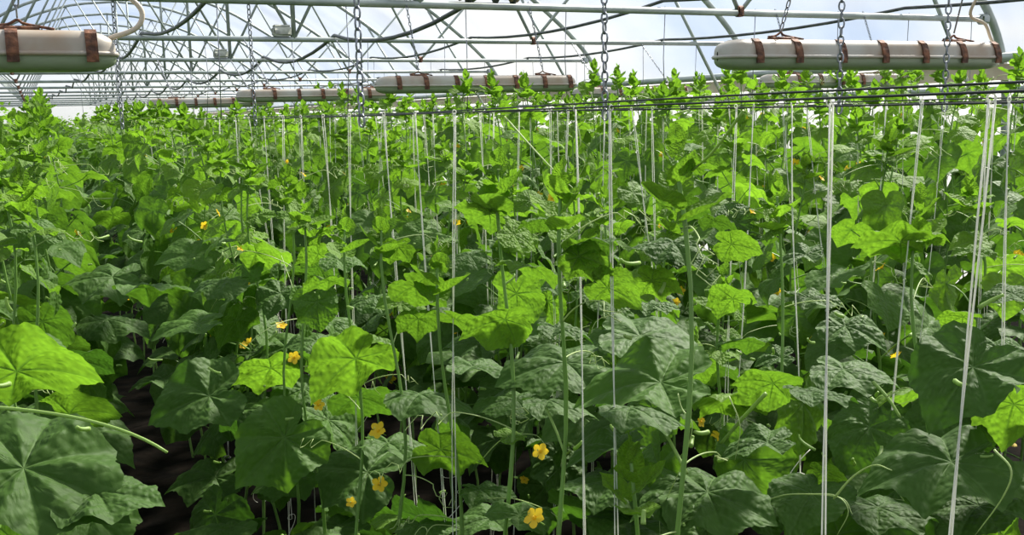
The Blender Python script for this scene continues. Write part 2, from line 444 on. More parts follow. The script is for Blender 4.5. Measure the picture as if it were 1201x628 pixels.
# ------------------------------------------------------------------ lamps
def make_lamp():
    L = 1.21
    t = empty('tube_lamp')
    def prof_shell(zs, flat):
        """closed end capsule along x, upper (zs=+1) or lower half"""
        mb = MB(); xs = []; sc = []
        for a in np.linspace(0, math.pi / 2, 8): xs.append(-L / 2 + 0.085 * (1 - math.cos(a))); sc.append(max(0.03, math.sin(a)) ** 0.8)
        xs = xs + [-L / 2 + 0.085 + (L - 0.17) * i / 10 for i in range(1, 10)] + [-x for x in xs[::-1]]; sc = sc + [1] * 9 + sc[::-1]
        V = []; F = []; n = 14
        for x, s in zip(xs, sc):
            for k in range(n):
                a = math.pi * k / (n - 1)
                V.append((x, 0.058 * s * math.copysign(abs(math.cos(a)) ** 0.6, math.cos(a)), zs * flat * (0.25 + 0.75 * s if s < 1 else 1) * max(0.0, math.sin(a)) ** 0.7))
        for i in range(len(xs) - 1):
            for k in range(n - 1):
                q = (i * n + k, i * n + k + 1, (i + 1) * n + k + 1, (i + 1) * n + k); F.append(q if zs < 0 else q[::-1])
        mb.add(V, F); return mb
    prof_shell(1, 0.055).build('housing', M_LAMP, t)
    prof_shell(-1, 0.040).build('diffuser', M_DIFF, t)
    mb = MB(); P = []
    for k in range(33):
        a = 2 * math.pi * k / 32
        x = math.copysign(L / 2 - 0.085, math.cos(a)) + 0.087 * math.cos(a); P.append((x, 0.060 * math.copysign(abs(math.sin(a)) ** 0.8, math.sin(a)), 0.0))
    P[-1] = P[0]; tube(mb, P, 0.006, 6, cap=False); mb.build('rim', M_LAMP, t)
    for i in range(7):
        x = -0.515 + i * 0.180 if i < 6 else 0.55
        if i == 0: x = -0.49
        mb = MB(); pts = [(x, -0.067, -0.020), (x, -0.068, 0.0), (x, -0.063, 0.022), (x, -0.052, 0.046), (x, -0.036, 0.056)]
        for sy in (1, -1):
            mb = MB(); V = []
            for p in pts: V += [(p[0] - 0.013, sy * p[1], p[2]), (p[0] + 0.013, sy * p[1], p[2]), (p[0] + 0.013, sy * (p[1] + 0.006), p[2]), (p[0] - 0.013, sy * (p[1] + 0.006), p[2])]
            F = []
            for j in range(4):
                for k in range(4): F.append((j * 4 + k, j * 4 + (k + 1) % 4, j * 4 + 4 + (k + 1) % 4, j * 4 + 4 + k))
            F += [(3, 2, 1, 0), (16, 17, 18, 19)]
            mb.add(V, F); mb.build('clip', M_RUST, t, smooth=False)
    for x in (-0.36, 0.40):
        mb = MB(); rbox(mb, (x, 0, 0.058), (0.09, 0.03, 0.012), 0.3); br = mb.build('hanger_bracket', M_RUST, t, smooth=False)
        mb = MB(); tube(mb, catmull([(x - 0.05, 0, 0.064), (x - 0.02, 0, 0.068), (x, 0, 0.078), (x + 0.015, 0, 0.069), (x + 0.075, -0.02, 0.056)], 4), 0.0035, 6)
        mb.build('hook', M_RUST, br)
    return t
lamp0 = make_lamp()
KIDS[lamp0.name] = list(lamp0.children)
LAMP_Z = 1.757
lamps = [(2.535, 2.62, 'long rust-clipped tube lamp hanging large at the upper right', 0),
         (-0.415, 2.62, 'tube lamp with a big rusty clip, cut by the left edge, upper left corner', 0),
         (2.28, 5.30, 'pale tube lamp with brown clips hanging in the middle between two chains', 0),
         (1.95, 7.60, 'distant tube lamp hanging left of the middle lamp', 0),
         (1.60, 10.4, 'faintest small tube lamp, left of the other distant lamp', 0),
         (4.85, 5.30, 'tube lamp partly behind leaves under the large right lamp', 0),
         (4.95, 8.0, 'distant tube lamp just right of the middle lamp among shoot tips', 0)]
for i, (x, y, lab, rz) in enumerate(lamps):
    t = lamp0 if i == 0 else copy_tree(lamp0)
    t.location = (x, y, LAMP_Z); t.rotation_euler = (0, 0, rz)
    tag(t, lab, 'lamp', 'hanging tube lamps')
    for s, side in ((-0.36, 'left'), (0.40, 'right')):
        top = 2.42 if y > 3 else TIE_Z
        where = ['large right lamp', 'upper left lamp', 'middle lamp', 'distant left lamp', 'faintest distant lamp', 'lamp under the large right lamp', 'distant lamp right of the middle lamp'][i]
        if i == 0 and s > 0:
            mb = MB(); tube(mb, [(x + s, y, LAMP_Z + 0.085), (x + s + 0.02, y - 0.05, 2.1), (x + s + 0.03, y - 0.16, TIE_Z)], 0.003, 5)
            tag(mb.build('hanger_wire', M_CHAIN), 'thin dark wire holding the right end of the large right lamp', 'wire'); continue
        ytie = min(TRUSS_Y, key=lambda q: abs(q - y)); L = math.hypot(ytie - y, TIE_Z - LAMP_Z - 0.085)
        mb = chain_mesh(L, 0.024, 0.0022, 0.006); o = mb.build('chain', M_CHAIN)
        v = Vector((0, ytie - y, TIE_Z - LAMP_Z - 0.085)).normalized()
        o.location = (x + s, ytie, TIE_Z); o.rotation_euler = v.to_track_quat('Z', 'Y').to_euler()
        tag(o, f'thin chain holding the {side} end of the {where}', 'chain', 'thin lamp chains')
# lamp cords
xl = -0.415 + 0.605
mb = MB(); tube(mb, catmull([(xl - 0.012, 2.62, 1.795), (xl + 0.05, 2.60, 1.82), (xl + 0.06, 2.60, 1.865), (xl + 0.0, 2.60, 1.91), (xl - 0.10, 2.6, 1.925), (xl - 0.22, 2.6, 1.93), (xl - 0.28, 2.6, 1.955), (xl - 0.35, 2.55, 2.24)], 6), 0.0062, 8)
tag(mb.build('lamp_cord', M_CORD), 'cream power cord looping over the end of the upper left lamp', 'cord')
mb = MB(); tube(mb, catmull([(3.135, 2.62, 1.805), (3.115, 2.62, 1.83), (3.06, 2.6, 1.875), (2.99, 2.6, 1.90), (2.975, 2.57, 1.95), (3.0, 2.52, 2.04), (2.98, 2.47, 2.24)], 6), 0.0055, 8)
tag(mb.build('lamp_cord', M_CORD), 'pale power cord looping up from the right end of the large right lamp', 'cord')

# ------------------------------------------------------------------ rows, wires, hangers
ROWS = [-0.28, 0.72, 1.40, 2.10, 2.75, 3.45, 4.15, 4.85, 5.50, 6.12]
ROWNAME = ['row left of the path', 'front row by the path', 'second row', 'third row', 'fourth row',
           'fifth row', 'sixth row', 'seventh row', 'eighth row', 'row beside the right wall']
for i, x in enumerate(ROWS):
    if i == 0: continue
    mb = MB(); pts = []
    for y in np.linspace(-0.6, 40, 110): pts.append((x + 0.006 * math.sin(y * 1.7 + i), y, WIRE_Z + 0.006 * math.sin(y * 0.8 + i * 2)))
    tube(mb, pts, 0.0014 if i == 1 else 0.0018, 5)
    tag(mb.build('trellis_wire', M_WIRE), f'dark trellis wire stretched over the {ROWNAME[i]}', 'wire', 'trellis wires over the rows')
    if i == 1:
        mb = MB(); tube(mb, [(p[0] + 0.02, p[1], p[2] + 0.005 + 0.003 * math.sin(p[1] * 2)) for p in pts], 0.0013, 5)
        tag(mb.build('trellis_wire', M_WIRE), 'second dark trellis wire lying just above the front row wire', 'wire', 'trellis wires over the rows')
for k in range(1, 6):
    for i in range(1, 10):
        x = ROWS[i] + (0.18 if k % 2 else -0.12); y = TRUSS_Y[k]
        mb = MB(); tube(mb, [(x, y, TIE_Z), (x + R.uniform(-.015, .015), y, (TIE_Z + WIRE_Z) / 2), (x + R.uniform(-.02, .02), y, WIRE_Z)], 0.0028, 5)
        tag(mb.build('hanger_wire', M_CHAIN), f'thin hanger wire from the {ORD[k]} tie beam to the {ROWNAME[i]}', 'wire', 'hanger wires under the ties')

# ------------------------------------------------------------------ leaves
_A = np.array([0, 6, 14, 24, 34, 43, 51, 60, 70, 82, 95, 106, 118, 132, 146, 158, 168, 175, 180.])
_Rr = np.array([1.0, .935, .865, .81, .785, .795, .825, .79, .745, .725, .745, .77, .755, .71, .655, .58, .48, .36, .26])
VEINS = np.radians([0, 50, -50, 104, -104, 148, -148])
def leaf_geo(rng, nseg, nrad, pleat=0.10, droop=0.2, edge=0.15, wave=0.04, asym=0.0, wide=1.0, fold=0.0):
    phi = np.linspace(-math.pi, math.pi, nseg, endpoint=False) + math.pi / nseg * 0
    deg = np.abs(np.degrees(phi)); r = np.interp(deg, _A, _Rr)
    if nseg > 40: r = r + 0.012 * np.sin(phi * 34 + 1) * np.clip((170 - deg) / 30, 0, 1) + 0.012 * np.sin(phi * 13 + rng.uniform(0, 6))
    r = r * (1 + asym * np.sin(phi))
    t = (np.arange(1, nrad + 1) / nrad) ** 0.85
    dv = np.min(np.abs((phi[:, None] - VEINS[None] + math.pi) % (2 * math.pi) - math.pi), axis=1)      # angle to the nearest main vein
    dn = np.clip(dv / math.radians(26), 0, 1)
    RR = t[:, None] * r[None]; PH = np.broadcast_to(phi, RR.shape)
    x = RR * np.sin(PH) * wide; y = RR * np.cos(PH)
    z = pleat * RR * dn[None] ** 0.8 * (1 - 0.35 * RR)
    z = z - droop * np.clip(y, 0, 2) ** 2 - edge * np.abs(x) ** 2.0 + fold * np.abs(x)
    ph0 = rng.uniform(0, 6.28); z = z + wave * RR ** 2.5 * np.sin(5 * PH + ph0) + 0.5 * wave * RR ** 2 * np.sin(2 * PH + ph0 * 1.7)
    if nseg > 40:
        z = z + 0.016 * np.sin(RR * 30 - dn[None] * 5) * np.minimum(1, RR * 3) * dn[None] * 1.0
    # veins: main ones, and side veins that branch off them
    lat = RR * dv[None]
    ve = np.exp(-(lat / 0.012) ** 2) * np.clip(1.2 - RR, 0.25, 1)
    s = ((RR * np.cos(dv)[None] - lat * 0.9) / 0.17) % 1.0
    ve = np.maximum(ve, 0.55 * np.exp(-((s - 0.5) / 0.09) ** 2) * (RR > 0.15))
    V = np.concatenate([[[0, 0, 0]], np.stack([x, y, z], -1).reshape(-1, 3)])
    ve = np.concatenate([[1.0], ve.ravel()])
    F = [(0, 1 + k, 1 + (k + 1) % nseg) for k in range(nseg)]
    for i in range(nrad - 1):
        a = 1 + i * nseg
        F += [(a + k, a + nseg + k, a + nseg + (k + 1) % nseg, a + (k + 1) % nseg) for k in range(nseg)]
    F = [f[::-1] for f in F]
    uv = V[:, :2] * 0.5 + 0.5
    return V, F, uv, ve
def leaf_params(r):
    return dict(pleat=r.uniform(.14, .30), droop=r.uniform(.10, .60), edge=r.uniform(.0, .48), wave=r.uniform(.04, .10), asym=r.uniform(-.06, .06), wide=r.uniform(.92, 1.1), fold=r.uniform(-.08, .14))
TONES = (0.04, 0.36, 0.74)
NEAR_LEAF = []                                             # [shape][tone] -> mesh
for i in range(9):
    r_ = random.Random(100 + i); V, F, uv, ve = leaf_geo(r_, 104, 14, **leaf_params(r_)); row = []
    for k in range(3):
        mb = MB(); mb.add(V, F, uv, TONES[k], ve); row.append(mb.mesh('leaf', M_NEAR, True))
    NEAR_LEAF.append(row)
MID = [leaf_geo(random.Random(200 + i), 28, 4, **leaf_params(random.Random(200 + i))) for i in range(8)]
LOW = [leaf_geo(random.Random(300 + i), 10, 2, **leaf_params(random.Random(300 + i))) for i in range(4)]

def basis(n, a):
    n = n.normalized(); a = (a - n * a.dot(n))
    if a.length < 1e-4: a = n.orthogonal()
    a.normalize(); return Matrix((a.cross(n), a, n)).transposed()       # columns x, y(tip), z(normal)
def add_leaf(mb, geo, M3, base, size, tone):
    V, F, uv, ve = geo; m = np.array(M3) * size
    mb.add(V @ m.T + np.array(tuple(base)), F, uv, tone, ve)

# flowers: a five-petalled yellow trumpet; calyx and stalk are its sub-part
def flower_mesh(seed, open_):
    r_ = random.Random(seed); mb = MB()
    for k in range(5):
        a = 2 * math.pi * k / 5 + r_.uniform(-.1, .1); V = []; F = []
        for i, (q, wd) in enumerate(((0.12, .12), (0.35, .27), (0.62, .40), (0.86, .27), (1.0, .07))):
            h = 0.45 * q ** 0.6 * (1.3 - open_) + (0.15 - open_ * 0.3) * q * q * r_.uniform(.6, 1.3)
            for j in (-1, 0, 1):
                V.append((q * math.cos(a) - j * wd * math.sin(a), q * math.sin(a) + j * wd * math.cos(a), h + (0.06 if j == 0 else 0) * -1 + 0.09 * q * r_.uniform(-1, 1)))
        for i in range(4):
            for j in range(2): F.append((i * 3 + j, i * 3 + j + 1, (i + 1) * 3 + j + 1, (i + 1) * 3 + j))
        mb.add(V, F)
    tube(mb, [(0, 0, -0.28), (0, 0, -0.05), (0, 0, 0.1), (0, 0, .3)], [0.10, 0.15, 0.20, .07], 8)
    return mb.mesh('flower', M_PETAL)
FLOWERS = [flower_mesh(i, (0.2, 0.5, 0.8, 0.95)[i]) for i in range(4)]
mb = MB(); tube(mb, [(0, 0, -0.05), (0, 0, -0.25), (0.03, 0, -0.5), (0.12, 0, -0.9), (.3, 0, -1.3)], [.2, .16, .09, .06, .06], 7)
for k in range(5):
    a = 2 * math.pi * k / 5; tube(mb, [(0.13 * math.cos(a), .13 * math.sin(a), -.2), (.30 * math.cos(a), .30 * math.sin(a), .08)], [.05, .01], 4)
CALYX = mb.mesh('flower_stalk', M_PETIOLE)

# ------------------------------------------------------------------ plant positions
class Plant: pass
plants = []
def H_front(y):                                            # height of the growing tip in the front row
    return float(np.interp(y, [0.5, 0.9, 0.98, 1.06, 1.18, 1.30, 1.42, 1.7, 2.2, 2.8, 3.6, 4.6, 7], [0.95, 1.0, 1.5, 1.5, 1.02, 1.45, 1.1, 1.32, 1.36, 1.45, 1.55, 1.68, 1.74]))
FRONT_Y = [0.60, 0.80, 1.03, 1.20, 1.33, 1.55, 1.78, 1.98, 2.20, 2.46, 2.74, 3.02, 3.3, 3.6, 3.9, 4.2, 4.55, 4.9, 5.3, 5.7, 6.1, 6.6, 7.1, 7.6, 8.2, 8.8, 9.5]
for i, x in enumerate(ROWS):
    if i == 0: ys = [1.30, 1.58, 1.88, 2.2, 2.5, 2.8, 3.1, 3.4, 3.7, 4.0, 4.4, 4.9, 5.4, 5.9, 6.4, 7.0, 7.6, 8.2, 9.0]
    elif i == 1: ys = FRONT_Y
    elif i == 2: ys = [1.05 + 0.27 * k for k in range(12)] + [4.3 + 0.40 * k for k in range(14)]
    else:
        y_near = x * 0.76
        ys = [y_near + 0.15 + 0.36 * k for k in range(8)]; ys += [ys[-1] + 0.43 * (k + 1) for k in range(40)]
        ys = [y for y in ys if y < 10.6]
    for k, y in enumerate(ys):
        p = Plant(); p.row = i; p.k = k; p.y = y + (R.uniform(-.06, .06) if i > 1 else 0); p.x = x + R.uniform(-.05, .05)
        dist = math.hypot(p.x, p.y)
        if i == 0: p.x += float(np.interp(p.y, [1.3, 2.2, 4], [0.0, 0.16, 0.30]))
        if i == 0: p.h = float(np.interp(p.y, [1.2, 1.7, 2.5, 4.0, 6], [1.14, 1.32, 1.50, 1.62, 1.72])) + R.uniform(-.04, .04)
        elif i == 1:
            p.h = H_front(p.y); p.x = x + R.uniform(-.012, .012)
            p.x -= float(np.interp(p.y, [1.6, 2.2, 5, 8], [0, 0.12, 0.16, 0.2]))
        elif i == 2: p.h = float(np.interp(p.y, [1.0, 2.0, 3.0, 4.5, 6], [1.12, 1.28, 1.42, 1.60, 1.72])) + R.uniform(-.06, .05)
        else: p.h = float(np.interp(dist, [2.2, 3.2, 4.2, 5.5, 8], [1.36, 1.48, 1.64, 1.75, 1.78])) + R.uniform(-.10, .10)
        if i > 0 and dist > 3.4:
            q = proj((p.x, p.y, 1.6)); p.h -= 0.05 * min(1.0, max(0.0, (760 - q[0]) / 200)) if q else 0
        p.near = (i <= 2 and dist < 3.45)
        p.hero = []; p.hflowers = []
        plants.append(p)
print('plants', len(plants), 'near', sum(p.near for p in plants))

# ------------------------------------------------------------------ individual large leaves seen in the foreground
# (x, y, width in px, direction of the tip in degrees clockwise from right, tilt: 0 faces the camera, 90 lies flat, >90 shows its underside, tone, plane X)
HERO = [
 (62, 560, 215, 20, 42, 0, .04), (48, 432, 150, 15, 130, 2, .03), (16, 362, 80, -20, 138, 2, .03), (30, 396, 110, 8, 78, 0, .03), (98, 482, 95, 5, 126, 2, .07),
 (112, 515, 110, 30, 50, 0, .08), (135, 578, 130, 12, 62, 0, .06), (120, 615, 110, 60, 50, 1, .06), (30, 500, 120, 30, 60, 0, .03),
 (225, 470, 118, 150, 35, 0, .33), (236, 562, 95, 150, 45, 0, .40), (318, 528, 125, 130, 20, 1, .58), (330, 558, 80, 140, 60, 1, .56), (412, 550, 115, 200, 40, 0, .66),
 (303, 436, 88, 165, 118, 2, .52), (402, 430, 118, 130, 126, 2, .62), (252, 618, 110, 160, 70, 0, .42), (380, 618, 112, 170, 60, 0, .62), (300, 480, 70, 200, 50, 0, .48),
 (512, 462, 118, 30, 68, 0, .72), (640, 428, 140, 150, 55, 0, .78), (745, 448, 172, 200, 58, 1, .82), (760, 478, 120, 10, 82, 0, .78),
 (532, 530, 92, 20, 128, 2, .70), (602, 510, 42, 300, 60, 2, .72), (618, 598, 90, 280, 60, 1, .70), (702, 565, 110, 150, 55, 0, .78), (706, 526, 100, 170, 62, 0, .82),
 (790, 586, 120, 150, 48, 0, .84), (852, 584, 140, 60, 48, 0, .90), (575, 575, 70, 20, 60, 0, .76), (460, 608, 68, 250, 70, 2, .66), (506, 616, 80, 30, 60, 0, .70),
 (1085, 546, 180, 175, 48, 0, 1.15), (1127, 446, 148, 120, 42, 0, 1.22), (893, 446, 85, 200, 130, 2, 1.00), (968, 460, 90, 10, 82, 0, 1.02), (945, 588, 110, 100, 50, 0, 1.02),
 (1010, 514, 105, 120, 30, 0, 1.30), (973, 556, 50, 0, 123, 2, 1.1), (1185, 485, 100, 100, 128, 2, 1.3), (1050, 596, 115, 30, 60, 0, 1.16), (1008, 436, 105, 60, 60, 0, 1.4),
 (577, 377, 90, 170, 126, 2, .68), (498, 340, 78, 60, 120, 2, .66), (490, 380, 62, 90, 118, 2, .66), (690, 303, 68, 10, 136, 2, .70), (724, 342, 74, 30, 133, 2, .74),
 (688, 284, 74, 190, 112, 1, .70), (775, 286, 84, 170, 62, 0, .84), (775, 332, 64, 20, 130, 2, .84), (775, 395, 140, 30, 60, 0, 1.0), (772, 357, 58, 20, 70, 0, .9),
 (628, 258, 52, 160, 110, 1, .70), (620, 230, 44, 260, 40, 2, .72), (458, 292, 54, 160, 123, 2, .66), (868, 288, 60, 0, 133, 2, .78), (853, 346, 62, 240, 128, 2, 1.1),
 (858, 252, 54, 250, 30, 0, 1.3), (1040, 282, 90, 170, 123, 2, 1.35), (1005, 386, 84, 60, 55, 0, 1.5), (1146, 292, 52, 280, 70, 2, 1.4), (1120, 370, 54, 180, 123, 2, 1.45),
 (868, 400, 70, 210, 104, 1, 1.1), (906, 420, 50, 190, 50, 0, 1.4), (115, 325, 92, 150, 55, 0, .18), (186, 336, 92, 10, 100, 1, .30), (140, 376, 86, 20, 62, 0, .24),
 (216, 380, 88, 140, 72, 1, .34), (310, 298, 54, 30, 122, 2, .56), (125, 255, 48, 160, 118, 2, .25), (325, 350, 62, 100, 50, 0, .58), (75, 302, 64, 170, 50, 0, .16), (95, 232, 66, 170, 98, 1, .20),
 (255, 330, 70, 150, 60, 0, .42), (180, 445, 70, 170, 60, 0, .30), (790, 231, 62, 175, 112, 1, .74), (812, 300, 60, 20, 60, 0, .9), (845, 260, 48, 20, 110, 1, .8),
 (1176, 345, 60, 200, 60, 0, 1.5), (1185, 410, 80, 60, 60, 0, 1.6), (935, 300, 60, 200, 60, 0, 1.6), (960, 350, 70, 30, 62, 0, 1.6), (540, 300, 60, 150, 60, 0, .8), (570, 430, 90, 20, 70, 0, .85),
 (430, 350, 60, 150, 60, 0, .7), (665, 385, 70, 10, 70, 0, .9), (640, 340, 55, 200, 65, 0, .85), (405, 305, 56, 20, 70, 1, .66), (360, 400, 64, 200, 60, 0, .6), (365, 300, 50, 160, 118, 2, .62),
 (470, 520, 90, 30, 65, 0, .72), (350, 470, 80, 150, 60, 0, .62), (885, 520, 90, 200, 60, 0, 1.1), (660, 470, 95, 20, 72, 0, .9), (590, 470, 90, 160, 60, 0, .85), (560, 610, 90, 120, 60, 0, .8), (1140, 600, 110, 100, 55, 0, 1.2), (740, 620, 120, 90, 60, 0, .8),
]
cr = ROT @ Vector((1, 0, 0)); cu = ROT @ Vector((0, 1, 0))
hero = []
for (px, py, w, ta, tilt, tone, X) in HERO:
    tgt = 0.255 if tone < 2 else 0.215
    if ray(px, py).x < 0.02: P = at_depth(px, py, tgt * F_PX / w)
    else: P = on_x(px, py, X)
    d = proj(P)[2]
    if w * d / F_PX > tgt: d = tgt * F_PX / w; P = at_depth(px, py, d)
    u = w * d / F_PX / 1.64
    tocam = (EYE - P).normalized(); up = (Vector((0, 0, 1)) - tocam * tocam.z).normalized()
    if tone == 0 and tilt > 44: tilt = min(80, tilt + 9)
    t = math.radians(tilt); n = tocam * math.cos(t) + up * math.sin(t)
    a = cr * math.cos(math.radians(ta)) - cu * math.sin(math.radians(ta))
    B = basis(n, a); tip = B @ Vector((0, 1, 0))
    base = P - tip * (0.28 * u)
    hero.append((px, py, w, d)); best = None
    for p in plants:
        if not p.near: continue
        front = max(0.0, d - 0.02 - (ROT_T @ (Vector((p.x, p.y, base.z)) - EYE)).z * -1.0)   # stems nearer the viewer than the leaf
        dd = math.hypot(p.x - base.x, p.y - base.y) + 2.5 * front + (0.25 if p.h < base.z - 0.02 else 0) + (0.0 if base.z > .3 else 0)
        # the stem should lie behind or beside the leaf base rather than in front of its tip
        if best is None or dd < best[0]: best = (dd, p)
    p = best[1]
    if base.z > p.h - 0.03 and base.z < 1.6: p.h = base.z + 0.05
    p.hero.append((base, B, u, tone))
HFLOWERS = [(627,608,25),(843,513,20),(1177,520,24),(445,568,18),(444,506,20),(634,530,19),(285,333,15),(272,323,12),(345,420,15),(373,475,14),(330,383,13),(458,444,13),
 (412,590,12),(307,489,11),(588,497,11),(822,495,13),(952,400,15),(912,342,11),(905,303,11),(648,232,13),(674,263,10),(535,262,10),(489,240,9),(419,282,10),(213,357,11),
 (224,292,11),(240,265,11),(150,355,10),(260,392,11),(293,402,10),(231,390,9),(793,355,10),(881,250,9),(1145,590,12),(615,563,11),(954,572,12),(250,395,9),(285,405,10)]
for (px, py, w) in HFLOWERS:
    best = None
    for p in plants:
        if p.row > 3 or p.row == 0: continue
        P = on_x(px, py, p.x - 0.06)
        if P.z > p.h or P.z < 0.3: continue
        d = proj(P)[2]; sz = w * d / F_PX
        sc = abs(P.y - p.y) * 3 + abs(math.log(max(sz, .005) / 0.032)) * 0.5
        if best is None or sc < best[0]: best = (sc, p, P, min(sz, 0.06))
    if best: best[1].hflowers.append((best[2], best[3]))
def blocked(pt, size):
    """does a leaf here stand in front of one of the foreground leaves or flowers?"""
    q = proj(pt)
    if q is None: return True
    x, y, d = q; rad = size * F_PX / d
    if rad > 95 and 0 < y < 640: return True
    for (hx, hy, w, hd) in hero:
        if d < hd + 0.06 and math.hypot(hx - x, hy - y) < 0.36 * w + 0.45 * rad: return True
    for (hx, hy, w) in HFLOWERS:
        if d < 2.6 and math.hypot(hx - x, hy - y) < 0.5 * w + 0.75 * rad: return True
    return False

# ------------------------------------------------------------------ plant builders (local coordinates, base of the stem at the origin)
def stem_path(r_, h, wig=0.018):
    n = max(6, int(h / 0.07)); z = np.linspace(-0.02, h, n); a, b, c = r_.uniform(0, 6), r_.uniform(0, 6), r_.uniform(7, 10)
    env = np.minimum(1, z / 0.3)
    return np.stack([wig * env * np.sin(z * c + a) + 0.02 * env * np.sin(z * 2.2 + b), wig * env * np.cos(z * c * 0.9 + b), z], 1)
def stem_at(S, z):
    return Vector([float(np.interp(z, S[:, 2], S[:, k])) for k in range(3)])
def leaf_specs(r_, h, S, zmin=0.28):
    """nodes up the stem -> (stem point, blade base, basis, size, tone)"""
    out = []; z = zmin + r_.uniform(0, .06); az = r_.uniform(0, 6.28)
    while z < h - 0.02:
        top = h - z
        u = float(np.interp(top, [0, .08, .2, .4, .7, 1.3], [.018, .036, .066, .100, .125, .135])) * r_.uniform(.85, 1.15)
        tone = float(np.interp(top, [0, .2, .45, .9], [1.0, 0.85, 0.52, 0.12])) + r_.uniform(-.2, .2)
        e = math.radians(r_.uniform(15, 50)) if top > .25 else math.radians(r_.uniform(40, 75))
        L = u * r_.uniform(1.0, 1.5)
        out_d = Vector((math.cos(az), math.sin(az), 0)); s = stem_at(S, z)
        base = s + out_d * (L * math.cos(e)) + Vector((0, 0, L * math.sin(e)))
        pitch = math.radians(r_.uniform(-80, 12)) if top > .25 else math.radians(r_.uniform(-30, 45))
        tipd = out_d * math.cos(pitch) + Vector((0, 0, math.sin(pitch)))
        side = Vector((-math.sin(az), math.cos(az), 0)); n = tipd.cross(side) * -1.0
        if n.z < 0: n = -n
        n = n + side * r_.uniform(-.75, .75)
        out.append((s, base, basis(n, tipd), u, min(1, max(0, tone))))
        z += r_.uniform(.042, .066) if top > .2 else r_.uniform(.025, .045)
        az += math.radians(144 + r_.uniform(-22, 22))
    return out
def petiole_pts(s, base, B, n=7):
    L = (base - s).length; tip = B @ Vector((0, 1, 0)); nor = B @ Vector((0, 0, 1))
    mid = base - tip * (0.14 * L) - nor * (0.34 * L)
    mid = mid * 0.75 + ((s + base) / 2 + Vector((0, 0, .1 * L))) * 0.25
    return bez(s, mid, base, n)
def tendril_pts(r_, s, L):
    az = r_.uniform(0, 6.28); d = Vector((math.cos(az), math.sin(az), r_.uniform(.1, .8))).normalized(); pts = []
    side = d.cross(Vector((0, 0, 1))).normalized(); n = 30; up = side.cross(d)
    curl = r_.uniform(.45, .9); turns = r_.uniform(1.2, 3.0)
    for i in range(n):
        t = i / (n - 1); q = s + d * (L * t * (1.0 if t < curl else 1)) + Vector((0, 0, -0.35 * L * t * t))
        if t > curl:
            w = (t - curl) / (1 - curl); rr = 0.10 * L * min(1, w * 3) * (1 - 0.3 * w); a = w * turns * 6.28
            q = q + side * (rr * math.sin(a)) + up * (rr * (math.cos(a) - 1))
        pts.append(q)
    return pts
def stem_mesh(S, r0=0.0052, r1=0.0026):
    mb = MB(); n = len(S); rad = np.linspace(r0, r1, n); rad[1::3] *= 1.18; tube(mb, S, rad, 7); return mb
TIPGEO = [leaf_geo(random.Random(400 + i), 20, 4, pleat=.2, droop=-.15, edge=-.55, wave=.08, wide=.75) for i in range(4)]
def shoot_tip(mb, r_, p, scale=1.0):
    """a loose bunch of small folded leaves that stand up around the growing point"""
    a0 = r_.uniform(0, 6.28)
    for k in range(7):
        a = a0 + 2.4 * k; pit = 1.25 - 0.16 * k + r_.uniform(-.15, .15); o = Vector((math.cos(a), math.sin(a), 0))
        tipd = o * math.cos(pit) + Vector((0, 0, math.sin(pit))); n = Vector((0, 0, math.cos(pit))) - o * math.sin(pit)
        q = p + o * (.003 + .004 * k) + Vector((0, 0, 0.03 - .016 * k))
        add_leaf(mb, TIPGEO[k % 4], basis(n, tipd), q, (.022 + .0058 * k) * r_.uniform(.8, 1.15) * scale, r_.uniform(.75, 1))
    return mb

def build_near(p, idx):
    r_ = random.Random(1000 + idx); t = empty('cucumber_plant', (p.x, p.y, 0)); O = Vector((p.x, p.y, 0))
    S = stem_path(r_, p.h); stem_mesh(S).build('stem', M_STEM, t); k = 0
    def leaf(s, base, B, u, tone_i, shape):
        o = obj('leaf', NEAR_LEAF[shape][tone_i], t, Matrix.Translation(base) @ B.to_4x4() @ Matrix.Diagonal((u, u, u, 1)))
        inv = o.matrix_local.inverted(); mb = MB(); pts = [inv @ Vector(q) for q in petiole_pts(s, base, B, 9)]
        r0 = (0.0030 if u > .09 else 0.0018) / u; tube(mb, pts, np.linspace(r0 * 1.25, r0 * .85, 9), 6); mb.build('petiole', M_PETIOLE, o)
    for j, (base, B, u, tone) in enumerate(p.hero):
        b = base - O; s = stem_at(S, max(0.15, min(p.h - .02, b.z - 0.30 * math.hypot(b.x, b.y) - 0.02)))
        nor = B @ Vector((0, 0, 1))
        for _ in range(8):                                 # the stalk has to come from beneath the blade
            if (s - b).dot(nor) < -0.015 or s.z < 0.12: break
            s = stem_at(S, s.z - 0.04 if nor.z > 0 else min(p.h, s.z + 0.03))
        leaf(s, b, B, u, tone, (idx * 3 + j * 2) % 9)
    for (s, base, B, u, tone) in leaf_specs(r_, p.h, S, 0.30):
        c = O + base + (B @ Vector((0, 1, 0))) * (.28 * u)
        if blocked(c, u * .75): continue
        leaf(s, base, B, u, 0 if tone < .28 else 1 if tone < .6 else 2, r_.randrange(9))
    mb = MB(); shoot_tip(mb, r_, stem_at(S, p.h), 1.0); mb.build('growing_tip', M_LEAF, t, True)
    for (P, sz) in p.hflowers: flower(t, P - O, sz, r_, S)
    for k in range(3):
        mb = MB(); tube(mb, tendril_pts(r_, stem_at(S, r_.uniform(.55, .98) * p.h), r_.uniform(.10, .24)), np.linspace(.0013, .0007, 30), 5); mb.build('tendril', M_TENDRIL, t)
    return t
